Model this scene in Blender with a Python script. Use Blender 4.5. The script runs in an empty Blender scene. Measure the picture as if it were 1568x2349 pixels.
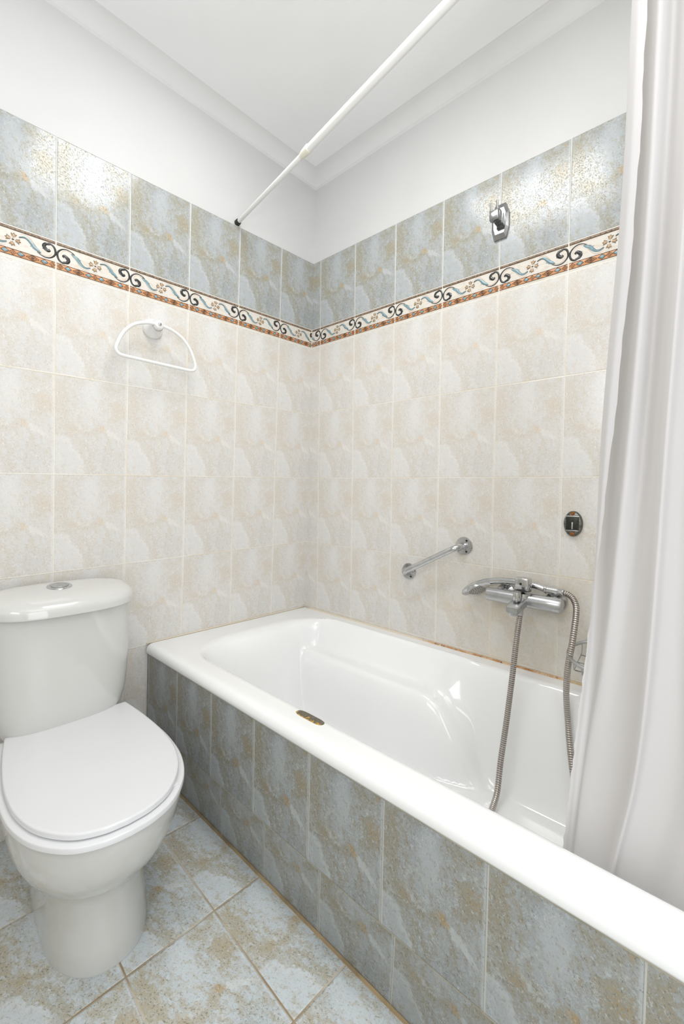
import bpy, bmesh, math, random
from mathutils import Vector, Matrix
random.seed(4)
PI = math.pi
sc = bpy.context.scene
COL = sc.collection
def s2l(c):
    c = c/255.0
    return c/12.92 if c <= 0.04045 else ((c+0.055)/1.055)**2.4
def rgb(r, g, b): return (s2l(r), s2l(g), s2l(b), 1.0)

# ------------------------------------------------------------------ camera
F_PX, YAW, PITCH, ROLL = 971.454, 0.79518, -0.024946, 0.019364
CAM = Vector((-1.4414, -1.6632, 1.1312))
def camera():
    f = Vector((math.sin(YAW)*math.cos(PITCH), math.cos(YAW)*math.cos(PITCH), math.sin(PITCH)))
    r = Vector((math.cos(YAW), -math.sin(YAW), 0)); u = r.cross(f)
    c, s = math.cos(ROLL), math.sin(ROLL)
    r2 = c*r + s*u; u2 = -s*r + c*u
    cd = bpy.data.cameras.new('camera'); co = bpy.data.objects.new('camera', cd); COL.objects.link(co)
    co.matrix_world = Matrix(((r2.x, u2.x, -f.x, CAM.x), (r2.y, u2.y, -f.y, CAM.y), (r2.z, u2.z, -f.z, CAM.z), (0, 0, 0, 1)))
    cd.sensor_fit = 'HORIZONTAL'; cd.sensor_width = 36; cd.lens = F_PX/1568*36
    cd.shift_y = -19.77/1568; cd.clip_start = 0.02
    sc.camera = co
camera()
# ------------------------------------------------------------------ world, light, exposure
sc.view_settings.view_transform = 'Standard'; sc.view_settings.look = 'None'
sc.view_settings.gamma = 1; sc.view_settings.use_curve_mapping = False
sc.view_settings.exposure = 0.02
w = bpy.data.worlds.new('world'); sc.world = w; w.use_nodes = True
w.node_tree.nodes['Background'].inputs[0].default_value = (0.9, 0.95, 1, 1)
w.node_tree.nodes['Background'].inputs[1].default_value = 0.6
PANEL = 13.5      # emission of the ceiling light's diffuser
def area(name, loc, rot, sx, sy, power, col):
    l = bpy.data.lights.new(name, 'AREA'); l.shape = 'RECTANGLE'; l.size = sx; l.size_y = sy
    l.energy = power; l.color = col
    o = bpy.data.objects.new(name, l); COL.objects.link(o); o.location = loc; o.rotation_euler = rot
    return o
area('doorway_fill', (-1.45, -2.38, 1.15), (PI/2, 0, 0), 0.74, 1.9, 13, (0.95, 0.975, 1.0))  # added fill light from behind the viewpoint, set in the door opening
area('left_fill', (-2.05, -1.35, 1.85), (0, -PI/2, 0), 0.6, 0.8, 7, (0.97, 0.985, 1.0))  # added fill light from the left, no window known there
area('uplight_fill', (-1.45, -1.75, 1.5), (PI, 0, 0), 0.2, 0.2, 5.5, (1.0, 0.995, 0.985))  # added uplight near the viewpoint, brightens the ceiling
area('overhead_fill', (-1.10, -1.86, 2.66), (0, 0, 0), 1.1, 1.0, 6.5, (1.0, 0.995, 0.985))  # added overhead fill light, out of view behind the viewpoint

# ------------------------------------------------------------------ object helpers
def tag(o, label=None, cat=None, group=None, kind=None):
    if label: o['label'] = label
    if cat: o['category'] = cat
    if group: o['group'] = group
    if kind: o['kind'] = kind
    return o
def empty(name, loc, label, cat, group=None):
    o = bpy.data.objects.new(name, None); COL.objects.link(o); o.location = loc; o.empty_display_size = 0.05
    return tag(o, label, cat, group)
def obj(name, bm, mat, parent=None, origin=None, smooth=True, recalc=True, angle=None):
    """bm holds world coordinates; it becomes one mesh object with its origin at the parent's origin or `origin`."""
    if recalc: bmesh.ops.recalc_face_normals(bm, faces=bm.faces[:])
    off = Vector(parent_loc(parent)) if parent else Vector(origin or (0, 0, 0))
    bmesh.ops.translate(bm, verts=bm.verts[:], vec=-off)
    me = bpy.data.meshes.new(name); bm.to_mesh(me); bm.free()
    for m in (mat if isinstance(mat, (list, tuple)) else [mat]): me.materials.append(m)
    if smooth is not None:
        for p in me.polygons: p.use_smooth = smooth
    if smooth and angle: me.set_sharp_from_angle(angle=math.radians(angle))
    o = bpy.data.objects.new(name, me); COL.objects.link(o)
    if parent: o.parent = parent
    else: o.location = off
    return o
def parent_loc(p):
    v = Vector((0, 0, 0))
    while p: v += p.location; p = p.parent
    return v
def loft(bm, rings, cap0=True, cap1=True, closed=True, mi=0):
    vs = [[bm.verts.new(p) for p in r] for r in rings]
    n = len(rings[0]); m = n if closed else n-1
    for a, b in zip(vs, vs[1:]):
        for i in range(m):
            f = bm.faces.new((a[i], a[(i+1) % n], b[(i+1) % n], b[i])); f.material_index = mi
    if cap0 and closed: bm.faces.new(vs[0][::-1]).material_index = mi
    if cap1 and closed: bm.faces.new(vs[-1]).material_index = mi
    return vs
def frame_of(t, ref=None):
    t = t.normalized(); r = Vector(ref) if ref is not None else Vector((0, 0, 1))
    if abs(t.dot(r.normalized())) > 0.98: r = Vector((0, 1, 0)) if abs(t.y) < 0.9 else Vector((1, 0, 0))
    a = t.cross(r).normalized(); return a, a.cross(t).normalized()
def spline(pts, per=8, close=False):
    P = [Vector(p) for p in pts]; out = []; n = len(P)
    rng = range(n) if close else range(n-1)
    for i in rng:
        if close: a, b, c, d = P[(i-1) % n], P[i], P[(i+1) % n], P[(i+2) % n]
        else:
            b, c = P[i], P[i+1]; a = P[i-1] if i else b*2-c; d = P[i+2] if i+2 < n else c*2-b
        for k in range(per):
            t = k/per
            out.append(0.5*((2*b)+(c-a)*t+(2*a-5*b+4*c-d)*t*t+(3*b-a-3*c+d)*t**3))
    if not close: out.append(P[-1])
    return out
def tube(bm, pts, rad, n=14, close=False, cap=True, mi=0):
    P = [Vector(p) for p in pts]; N = len(P); rings = []
    t0 = (P[1]-P[0]).normalized(); a, b = frame_of(t0)
    for i in range(N):
        if close: t = (P[(i+1) % N]-P[i-1]).normalized()
        else: t = ((P[i+1] if i+1 < N else P[i])-(P[i-1] if i else P[i])).normalized()
        a = (a-t*a.dot(t)).normalized(); b = t.cross(a)
        r = rad[i] if isinstance(rad, (list, tuple)) else rad
        rings.append([P[i]+(a*math.cos(2*PI*k/n)+b*math.sin(2*PI*k/n))*r for k in range(n)])
    if close: rings.append(rings[0]); loft(bm, rings, False, False, mi=mi); bmesh.ops.remove_doubles(bm, verts=bm.verts[:], dist=1e-6)
    else: loft(bm, rings, cap, cap, mi=mi)
def lathe(bm, o, ax, prof, n=40, mi=0, sx=1, sy=1, ref=None):
    """prof: (radius, height along ax)"""
    o = Vector(o); ax = Vector(ax).normalized(); a, b = frame_of(ax, ref)
    loft(bm, [[o+ax*h+(a*math.cos(2*PI*k/n)*sx+b*math.sin(2*PI*k/n)*sy)*max(r, 1e-5) for k in range(n)] for r, h in prof], mi=mi)
def fbox(bm, o, ex, ey, ez, hx, hy, hz, bev=0.0, mi=0):
    """box about o along unit vectors ex,ey,ez with half sizes, edges bevelled"""
    o, ex, ey, ez = Vector(o), Vector(ex), Vector(ey), Vector(ez)
    r = bmesh.ops.create_cube(bm, size=2.0); vs = r['verts']
    for v in vs:
        c = v.co.copy(); v.co = o+ex*c.x*hx+ey*c.y*hy+ez*c.z*hz
    es = {e for v in vs for e in v.link_edges}
    if bev: bmesh.ops.bevel(bm, geom=list(es), offset=bev, segments=3, affect='EDGES', profile=0.5)

# ------------------------------------------------------------------ node helpers
class N:
    def __init__(s, t): s.t = t
    def add(s, k, **kw):
        n = s.t.nodes.new(k)
        for a, b in kw.items(): setattr(n, a, b)
        return n
    def put(s, sock, v):
        if isinstance(v, bpy.types.NodeSocket): s.t.links.new(v, sock)
        elif v is not None: sock.default_value = v
    def m(s, op, a, b=None, c=None, clamp=False):
        n = s.add('ShaderNodeMath', operation=op, use_clamp=clamp)
        for i, v in enumerate((a, b, c)): s.put(n.inputs[i], v)
        return n.outputs[0]
    def v(s, op, a, b=None, scale=None):
        n = s.add('ShaderNodeVectorMath', operation=op); s.put(n.inputs[0], a)
        if b is not None: s.put(n.inputs[1], b)
        if scale is not None: s.put(n.inputs['Scale'], scale)
        return n.outputs['Value'] if op in ('LENGTH', 'DOT_PRODUCT', 'DISTANCE') else n.outputs['Vector']
    def noise(s, vec, scale, detail=3, rough=0.5, dist=0, color=False):
        n = s.add('ShaderNodeTexNoise'); s.put(n.inputs['Vector'], vec); n.inputs['Scale'].default_value = scale
        n.inputs['Detail'].default_value = detail; n.inputs['Roughness'].default_value = rough; n.inputs['Distortion'].default_value = dist
        return n.outputs['Color' if color else 'Fac']
    def ss(s, x, lo, hi, a=0.0, b=1.0):
        n = s.add('ShaderNodeMapRange', interpolation_type='SMOOTHSTEP')
        for i, v in enumerate((x, lo, hi, a, b)): s.put(n.inputs[i], v)
        return n.outputs[0]
    def mapt(s, vec, loc, rot, scale):
        n = s.add('ShaderNodeMapping', vector_type='TEXTURE'); s.put(n.inputs[0], vec)
        n.inputs['Location'].default_value = loc; n.inputs['Rotation'].default_value = (0, 0, rot); n.inputs['Scale'].default_value = scale
        return n.outputs[0]
    def blob(s, vec, cx, cy, ang, sx, sy):
        q = s.mapt(vec, (cx, cy, 0), ang, (sx, sy, 1)); d = s.v('DOT_PRODUCT', q, q)
        return s.m('EXPONENT', s.m('MULTIPLY', d, -1.0))
    def mix(s, f, a, b):
        n = s.add('ShaderNodeMix', data_type='RGBA'); s.put(n.inputs[0], f); s.put(n.inputs[6], a); s.put(n.inputs[7], b)
        return n.outputs[2]
    def sep(s, v):
        n = s.add('ShaderNodeSeparateXYZ'); s.put(n.inputs[0], v); return n.outputs
    def comb(s, x, y, z=0.0):
        n = s.add('ShaderNodeCombineXYZ')
        for i, v in enumerate((x, y, z)): s.put(n.inputs[i], v)
        return n.outputs[0]
def new_mat(name):
    m = bpy.data.materials.new(name); m.use_nodes = True
    return m, N(m.node_tree), m.node_tree.nodes['Principled BSDF']
def simple(name, col, rough=0.4, metal=0.0, coat=0.0, var=0.03, scale=6.0, bump=0.0, bscale=60.0, spec=0.5):
    m, n, b = new_mat(name)
    tc = n.add('ShaderNodeTexCoord').outputs['Object']
    f = n.noise(tc, scale, 4)
    c2 = tuple(max(0, x*(1-var*3)) for x in col[:3])+(1,)
    n.put(b.inputs['Base Color'], n.mix(n.ss(f, 0.35, 0.75), col, c2))
    b.inputs['Roughness'].default_value = rough; b.inputs['Metallic'].default_value = metal
    b.inputs['Coat Weight'].default_value = coat; b.inputs['Coat Roughness'].default_value = 0.05
    b.inputs['Specular IOR Level'].default_value = spec
    if bump:
        bn = n.add('ShaderNodeBump'); bn.inputs['Strength'].default_value = bump; bn.inputs['Distance'].default_value = 0.002
        n.put(bn.inputs['Height'], n.noise(tc, bscale, 4)); n.put(b.inputs['Normal'], bn.outputs[0])
    return m

TW, TH = 0.225, 0.3283            # tile width and height
def tile_print_group():
    g = bpy.data.node_groups.new('tile_print', 'ShaderNodeTree')
    g.interface.new_socket('UV', in_out='INPUT', socket_type='NodeSocketVector')
    g.interface.new_socket('GroutWidth', in_out='INPUT', socket_type='NodeSocketFloat')
    for k in ('Tan', 'Ochre', 'White', 'Dark', 'Speck', 'Pit', 'Grout', 'Height'):
        g.interface.new_socket(k, in_out='OUTPUT', socket_type='NodeSocketFloat')
    n = N(g); gi = n.add('NodeGroupInput'); go = n.add('NodeGroupOutput')
    fr = n.v('FRACTION', gi.outputs['UV']); x, y, _ = n.sep(fr)
    p = n.comb(x, n.m('MULTIPLY', y, 1.46))
    w1 = n.v('SCALE', n.v('SUBTRACT', n.noise(p, 5, 5, 0.6, color=True), (0.5, 0.5, 0.5)), scale=0.14)
    w2 = n.v('SCALE', n.v('SUBTRACT', n.noise(p, 26, 3, color=True), (0.5, 0.5, 0.5)), scale=0.09)
    pw = n.v('ADD', n.v('ADD', p, w1), w2)
    B = lambda *a: n.blob(pw, *a)
    A = lambda a, b: n.m('ADD', a, b)
    Mu = lambda a, b: n.m('MULTIPLY', a, b)
    # long diagonal streaks
    st = n.noise(n.mapt(pw, (0, 0, 0), -0.36, (0.11, 0.42, 1)), 1.0, 5, 0.62)
    st2 = n.noise(n.mapt(pw, (0.3, 0.1, 0), -0.45, (0.05, 0.2, 1)), 1.0, 4, 0.6)
    gr = n.noise(p, 34, 5, 0.7)
    fine = n.noise(p, 95, 3, 0.6)
    # crescent
    q = n.mapt(pw, (-0.04, 1.48, 0), 0.0, (0.42, 0.6, 1)); d = n.v('LENGTH', q)
    inside = n.ss(d, 0.98, 0.9); edge = n.m('EXPONENT', Mu(n.m('POWER', n.m('DIVIDE', n.m('SUBTRACT', d, 0.97), 0.05), 2.0), -1.0))
    band = n.m('EXPONENT', Mu(n.m('POWER', n.m('DIVIDE', n.m('SUBTRACT', d, 1.22), 0.17), 2.0), -1.0))
    band = Mu(band, n.ss(x, 0.16, 0.34))
    tan = A(A(A(B(0.08, 0.30, 0.0, 0.11, 0.42), Mu(B(0.84, 0.40, 0.3, 0.17, 0.2), 0.95)), Mu(B(0.24, 0.78, 0.0, 0.13, 0.1), 0.9)), Mu(band, 0.55))
    tan = A(tan, Mu(B(0.55, 0.78, -0.15, 0.2, 0.06), 0.5)); tan = A(tan, Mu(B(0.02, 1.42, 0.6, 0.06, 0.2), 0.7))
    tan = n.m('MULTIPLY', tan, n.ss(st, 0.28, 0.62, 0.35, 1.15))
    tan = A(tan, Mu(n.ss(st2, 0.52, 0.72), 0.38))
    gm = n.noise(n.mapt(pw, (0, 0, 0), -0.3, (0.045, 0.075, 1)), 1.0, 6, 0.75)
    st3 = n.noise(n.mapt(pw, (0, 0, 0), -0.36, (0.065, 0.22, 1)), 1.0, 6, 0.72)
    tan = n.m('SUBTRACT', tan, A(Mu(inside, 0.35), Mu(B(0.5, 0.3, -0.15, 0.14, 0.3), 0.35)))
    tan = A(Mu(tan, 0.30), A(Mu(st3, 1.15), Mu(gm, 0.80)))
    tan = n.ss(tan, 0.84, 1.20)
    tri = n.ss(B(0.63, 0.745, 0.0, 0.075, 0.06), 0.35, 0.7)
    och = A(A(tri, Mu(n.ss(B(0.88, 0.42, 0, 0.12, 0.13), 0.3, 0.9), n.ss(gr, 0.48, 0.62))), n.ss(B(0.93, 0.06, 0, 0.022, 0.03), 0.3, 0.6))
    och = A(och, Mu(Mu(B(0.25, 0.77, 0, 0.09, 0.08), n.ss(gr, 0.45, 0.62)), 0.7))
    och = A(och, Mu(Mu(B(0.09, 0.35, 0, 0.07, 0.3), n.ss(gr, 0.5, 0.66)), 0.6))
    och = n.m('MULTIPLY', och, n.ss(gr, 0.3, 0.6, 0.35, 1.0), clamp=True)
    wh = A(n.ss(B(0.80, 0.83, 0.69, 0.2, 0.045), 0.3, 0.7), Mu(edge, 0.9))
    sw = n.v('LENGTH', n.mapt(pw, (0.36, 0.62, 0), 0.3, (0.1, 0.13, 1)))
    wh = A(wh, Mu(n.m('EXPONENT', Mu(n.m('POWER', n.m('DIVIDE', n.m('SUBTRACT', sw, 1.0), 0.16), 2.0), -1.0)), 0.55))
    vn = n.noise(n.mapt(pw, (1.3, 0.2, 0), -0.5, (0.10, 0.24, 1)), 1.0, 5, 0.6, 0.9)
    va = n.m('ABSOLUTE', n.m('SUBTRACT', vn, 0.5)); vein = n.ss(va, 0.022, 0.004)
    vgate = n.ss(n.noise(p, 3.2, 2), 0.44, 0.58)
    wh = A(wh, Mu(Mu(vein, vgate), 0.9))
    wh = A(wh, Mu(inside, 0.30)); wh = A(wh, n.ss(x, 0.955, 0.985))
    wh = A(wh, Mu(n.ss(B(0.48, 0.3, -0.15, 0.13, 0.3), 0.2, 0.9), 0.55))
    wh = n.m('ADD', wh, Mu(n.ss(n.noise(n.mapt(pw, (0.7, 0.9, 0), -0.3, (0.07, 0.16, 1)), 1.0, 5, 0.7), 0.56, 0.7), 0.5), clamp=True)
    vsh = Mu(n.ss(n.m('ABSOLUTE', n.m('SUBTRACT', vn, 0.535)), 0.014, 0.003), vgate)
    dk = A(Mu(B(0.72, 1.22, 0.1, 0.2, 0.2), 0.8), Mu(band, 0.22)); dk = A(dk, Mu(B(0.35, 0.1, 0, 0.1, 0.2), 0.35))
    dk = n.m('MULTIPLY', dk, n.ss(gr, 0.35, 0.62, 0.3, 1.2), clamp=True)
    dk = n.m('ADD', dk, Mu(vsh, 0.8), clamp=True)
    rough_area = n.m('ADD', 0.35, n.m('MULTIPLY', A(tan, dk), 0.7), clamp=True)
    speck = n.m('MULTIPLY', n.ss(n.noise(n.mapt(p, (0, 0, 0), -0.5, (0.018, 0.030, 1)), 1.0, 5, 0.75), 0.55, 0.64), rough_area)
    pit = n.m('MULTIPLY', n.ss(n.noise(n.mapt(p, (3.1, 1.7, 0), -0.5, (0.02, 0.034, 1)), 1.0, 6, 0.78, 0.4), 0.54, 0.63), n.m('ADD', rough_area, 0.15, clamp=True))
    gw = n.m('MULTIPLY', gi.outputs['GroutWidth'], 0.5)
    du = Mu(n.m('MINIMUM', x, n.m('SUBTRACT', 1.0, x)), TW); dv = Mu(n.m('MINIMUM', y, n.m('SUBTRACT', 1.0, y)), TH)
    e = n.m('MINIMUM', du, dv)
    grout = n.ss(n.m('DIVIDE', e, gw), 1.15, 0.85)
    roll = n.ss(n.m('DIVIDE', e, gw), 0.9, 2.4)
    h = A(n.m('MULTIPLY', roll, 1.0), A(Mu(gr, 0.16), A(Mu(pit, 0.12), Mu(speck, -0.2))))
    for k, v in dict(Tan=tan, Ochre=och, White=wh, Dark=dk, Speck=speck, Pit=pit, Grout=grout, Height=h).items(): n.put(go.inputs[k], v)
    return g
TP = tile_print_group()
def tile_mat(name, base, tan, och, white, dark, speck, grout, amt=(0.85, 0.75, 0.55, 0.6, 0.75), gw=0.0026, rough=0.08, bump=0.65, grout2=None, stain=False):
    m, n, b = new_mat(name)
    uv = n.add('ShaderNodeUVMap', uv_map='UVMap').outputs[0]
    g = n.add('ShaderNodeGroup'); g.node_tree = TP; n.put(g.inputs['UV'], uv); g.inputs['GroutWidth'].default_value = gw
    o = g.outputs; M = lambda a, k: n.m('MULTIPLY', a, k, clamp=True)
    c = n.mix(M(o['Tan'], amt[0]), base, tan)
    c = n.mix(M(o['Dark'], amt[3]), c, dark)
    c = n.mix(M(o['White'], amt[2]), c, white)
    c = n.mix(M(o['Ochre'], amt[1]), c, och)
    c = n.mix(M(o['Pit'], amt[4]*0.9), c, white)
    c = n.mix(M(o['Speck'], amt[4]), c, speck)
    if stain:      # yellowed film around the tap
        ux, uy, _ = n.sep(uv)
        k = n.m('MULTIPLY', n.m('MULTIPLY', n.ss(ux, 2.2, 4.2), n.ss(uy, 2.55, 3.4)), n.ss(n.noise(uv, 2.2, 5, 0.65), 0.36, 0.62, 0.08, 0.38))
        c = n.mix(k, c, rgb(222, 210, 182))
    gc = grout
    big = n.noise(uv, 0.9, 4)
    if grout2: gc = n.mix(n.ss(big, 0.42, 0.6), grout, grout2)
    c = n.mix(o['Grout'], c, gc)
    n.put(b.inputs['Base Color'], c)
    n.put(b.inputs['Roughness'], n.m('ADD', rough, n.m('MULTIPLY', o['Grout'], 0.5)))
    bn = n.add('ShaderNodeBump'); bn.inputs['Strength'].default_value = bump; bn.inputs['Distance'].default_value = 0.0012
    n.put(bn.inputs['Height'], o['Height']); n.put(b.inputs['Normal'], bn.outputs[0])
    return m
M_BLUE = tile_mat('blue_marbled_tile', rgb(172, 178, 182), rgb(160, 155, 134), rgb(184, 158, 112), rgb(197, 201, 203), rgb(140, 147, 150), rgb(122, 124, 118), rgb(215, 215, 210))
M_APRON = tile_mat('blue_apron_tile_shaded', rgb(158, 164, 167), rgb(144, 138, 119), rgb(168, 140, 92), rgb(192, 198, 200), rgb(124, 132, 137), rgb(96, 98, 93), rgb(190, 190, 182))  # same blue tile as the wall, darkened to stand for dimmer light
M_FLOOR = tile_mat('blue_floor_tile', rgb(210, 219, 224), rgb(188, 178, 152), rgb(194, 168, 122), rgb(230, 235, 237), rgb(172, 182, 184), rgb(118, 118, 108), rgb(206, 196, 178), gw=0.0042, rough=0.22, bump=1.0, grout2=rgb(160, 138, 108))
M_BEIGE = tile_mat('beige_marbled_tile', rgb(220, 219, 217), rgb(214, 205, 192), rgb(222, 203, 176), rgb(238, 237, 234), rgb(206, 204, 201), rgb(186, 178, 166), rgb(236, 233, 224), amt=(0.72, 0.55, 0.38, 0.5, 0.7), gw=0.0022, rough=0.13, bump=0.45, stain=True, grout2=rgb(228, 215, 190))
M_PAINT = simple('white_wall_paint', rgb(213, 213, 213), 0.7, var=0.012, scale=3, bump=0.08, bscale=40)
M_CEIL = simple('white_ceiling_paint', rgb(246, 247, 247), 0.75, var=0.012, scale=2.5, bump=0.06, bscale=30)
M_ENAMEL = simple('white_tub_enamel', rgb(245, 246, 246), 0.10, coat=0.6, var=0.006, scale=3)
M_CERAMIC = simple('white_glazed_ceramic', rgb(212, 212, 209), 0.10, coat=0.5, var=0.005, scale=3)
M_SEAT = simple('white_seat_plastic', rgb(226, 227, 229), 0.22, var=0.004)
M_WHITE = simple('white_lacquered_metal', rgb(238, 238, 236), 0.25, coat=0.4, var=0.004)
M_YELLOWED = simple('yellowed_plastic', rgb(236, 232, 218), 0.35, var=0.02)
M_CHROME = simple('chrome', rgb(205, 206, 207), 0.12, metal=1.0, var=0.05, scale=30)
M_SATIN = simple('satin_chrome', rgb(192, 194, 195), 0.28, metal=1.0, var=0.05, scale=40)
M_HOSE = simple('brushed_hose_metal', rgb(196, 190, 184), 0.3, metal=1.0, var=0.04, scale=40)
M_GROOVE = simple('hose_groove', rgb(104, 94, 88), 0.5, metal=0.6, var=0.05)
M_HOOK = simple('polished_grey_metal', rgb(168, 169, 170), 0.14, metal=1.0, var=0.08, scale=60)
M_WORN = simple('tarnished_chrome', rgb(128, 130, 124), 0.3, metal=1.0, var=0.2, scale=150, bump=0.4, bscale=260)
M_DARK = simple('dark_tarnished_metal', rgb(62, 64, 58), 0.35, metal=0.7, var=0.15, scale=90)
M_RUST = simple('rusty_screw', rgb(150, 92, 38), 0.7, metal=0.2, var=0.2, scale=200)
M_BLACK = simple('black_rubber', rgb(48, 46, 44), 0.6)
M_GREYP = simple('grey_rubber_nozzles', rgb(96, 94, 80), 0.6)
M_STEELHOLE = simple('handgrip_steel', rgb(84, 82, 70), 0.5, metal=0.3, var=0.2, scale=120)

# ------------------------------------------------------------------ the two tiled walls
Z0 = 1.2036                       # height of the tile joint at eye level
TA, SA, OA = -0.0252, -0.0263, 0.2074
TB, SB, OB, GAM = -0.0099, -0.0050, 0.0796, 0.0446
RT, RLT, RLB, RH = 1.0804, 0.7519, 0.6564, 0.3282
G = Vector((math.sin(GAM), -math.cos(GAM), 0)); NRM = Vector((math.cos(GAM), math.sin(GAM), 0))
def AW(dist, z, off=0.0): return Vector((-dist, TA*(z-Z0)-off, z))          # left wall: distance from corner, height, stand-off
def BW(d, z, off=0.0): return G*d+NRM*(TB*(z-Z0)-off)+Vector((0, 0, z))     # right wall
def A_row(dist, r, off=0.0): return AW(dist, Z0+r+SA*dist, off)
def B_row(d, r, off=0.0): return BW(d, Z0+r+SB*d, off)
def corner_d(z):                  # where the right wall meets the left wall at height z
    return -(TA*(z-Z0)-TB*(z-Z0)*NRM.y)/math.cos(GAM)
def corner_x(z):
    d = corner_d(z); return -(BW(d, z).x)
def quad_uv(bm, uvl, pts, uvs, mi):
    f = bm.faces.new([bm.verts.new(p) for p in pts]); f.material_index = mi
    for l, t in zip(f.loops, uvs): l[uvl].uv = t
def wall_mesh(kind):
    bm = bmesh.new(); uvl = bm.loops.layers.uv.new('UVMap')
    L = 2.14 if kind == 'A' else 2.45
    row = A_row if kind == 'A' else B_row
    def start(r):
        z = Z0+r
        return corner_x(z) if kind == 'A' else corner_d(z)
    def uc(s): return (OA-s)/TW if kind == 'A' else (s-OB)/TW
    def band(r0, r1, v0, v1, mi, off=0.0):
        a0, a1 = start(r0), start(r1)
        quad_uv(bm, uvl, [row(a1, r1, off), row(L, r1, off), row(L, r0, off), row(a0, r0, off)],
                [(uc(a1), v1), (uc(L), v1), (uc(L), v0), (uc(a0), v0)], mi)
    band(RT, RLT, 0, 1, 1)
    vb = lambda r: (RLB-r)/RH
    band(RLB, -1.27, vb(RLB), vb(-1.27), 0)
    band(RLT, RLB, 0, 1, 2)
    # white plaster above the tiles, set back behind the tile thickness
    quad_uv(bm, uvl, [row(start(1.62)-.03, 1.62, -0.006), row(L, 1.62, -0.006), row(L, RT-.02, -0.006), row(start(RT)-.03, RT-.02, -0.006)], [(0, 0)]*4, 3)
    a = start(RT)
    quad_uv(bm, uvl, [row(a, RT, -0.006), row(L, RT, -0.006), row(L, RT), row(a, RT)], [(0, 0)]*4, 4)
    return bm
def border_base_mat():
    m, n, b = new_mat('border_tile_cream')
    uv = n.add('ShaderNodeUVMap', uv_map='UVMap').outputs[0]
    x, y, _ = n.sep(n.v('FRACTION', uv))
    e = n.m('MULTIPLY', n.m('MINIMUM', x, n.m('SUBTRACT', 1.0, x)), TW)
    gv = n.m('MULTIPLY', n.m('MINIMUM', y, n.m('SUBTRACT', 1.0, y)), 0.0955)
    g = n.ss(n.m('MINIMUM', e, gv), 0.0016, 0.0012)
    f = n.noise(uv, 9, 5, 0.6)
    c = n.mix(n.ss(f, 0.45, 0.7), rgb(222, 217, 208), rgb(212, 202, 188))
    n.put(b.inputs['Base Color'], n.mix(g, c, rgb(232, 229, 222))); b.inputs['Roughness'].default_value = 0.16
    bn = n.add('ShaderNodeBump'); bn.inputs['Strength'].default_value = 0.3; bn.inputs['Distance'].default_value = 0.001
    n.put(bn.inputs['Height'], n.m('SUBTRACT', n.m('MULTIPLY', f, 0.2), g)); n.put(b.inputs['Normal'], bn.outputs[0])
    return m
M_BORDER = border_base_mat()
M_EDGE = simple('tile_top_edge_grout', rgb(196, 196, 190), 0.7)
WM = [M_BEIGE, M_BLUE, M_BORDER, M_PAINT, M_EDGE]
def struct(name, bm, mats, smooth=False, parent=None, origin=None):
    o = obj(name, bm, mats, parent, origin, smooth=smooth, recalc=False)
    o['kind'] = 'structure'; return o
wl = struct('wall_left', wall_mesh('A'), WM)
wr = struct('wall_right', wall_mesh('B'), WM)

# ---- the moulded relief of the border tiles: scrolls, leaves, flowers and the band of lozenges
M_SBLACK = simple('border_black_glaze', rgb(46, 46, 46), 0.18, var=0.12, scale=120, coat=0.3)
M_SBLUE = simple('border_blue_glaze', rgb(132, 164, 174), 0.15, var=0.08, scale=120, coat=0.3)
M_STAN = simple('border_tan_glaze', rgb(206, 172, 130), 0.2, var=0.1, scale=150, coat=0.3)
M_SORANGE = simple('border_orange_band', rgb(218, 158, 112), 0.22, var=0.1, scale=60)
M_SBROWN = simple('border_brown_line', rgb(98, 74, 58), 0.25, var=0.2, scale=140)
M_SROPE = simple('border_mottled_moulding', rgb(170, 146, 122), 0.25, var=0.25, scale=160)
M_SPINK = simple('border_pink_line', rgb(226, 190, 166), 0.25)  # thin pink lines beside the scrolls and leaves
BM_ = [M_SBLACK, M_SBLUE, M_STAN, M_SORANGE, M_SBROWN, M_SROPE, M_SPINK]
AS = 0.42                          # tile height / width
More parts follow.
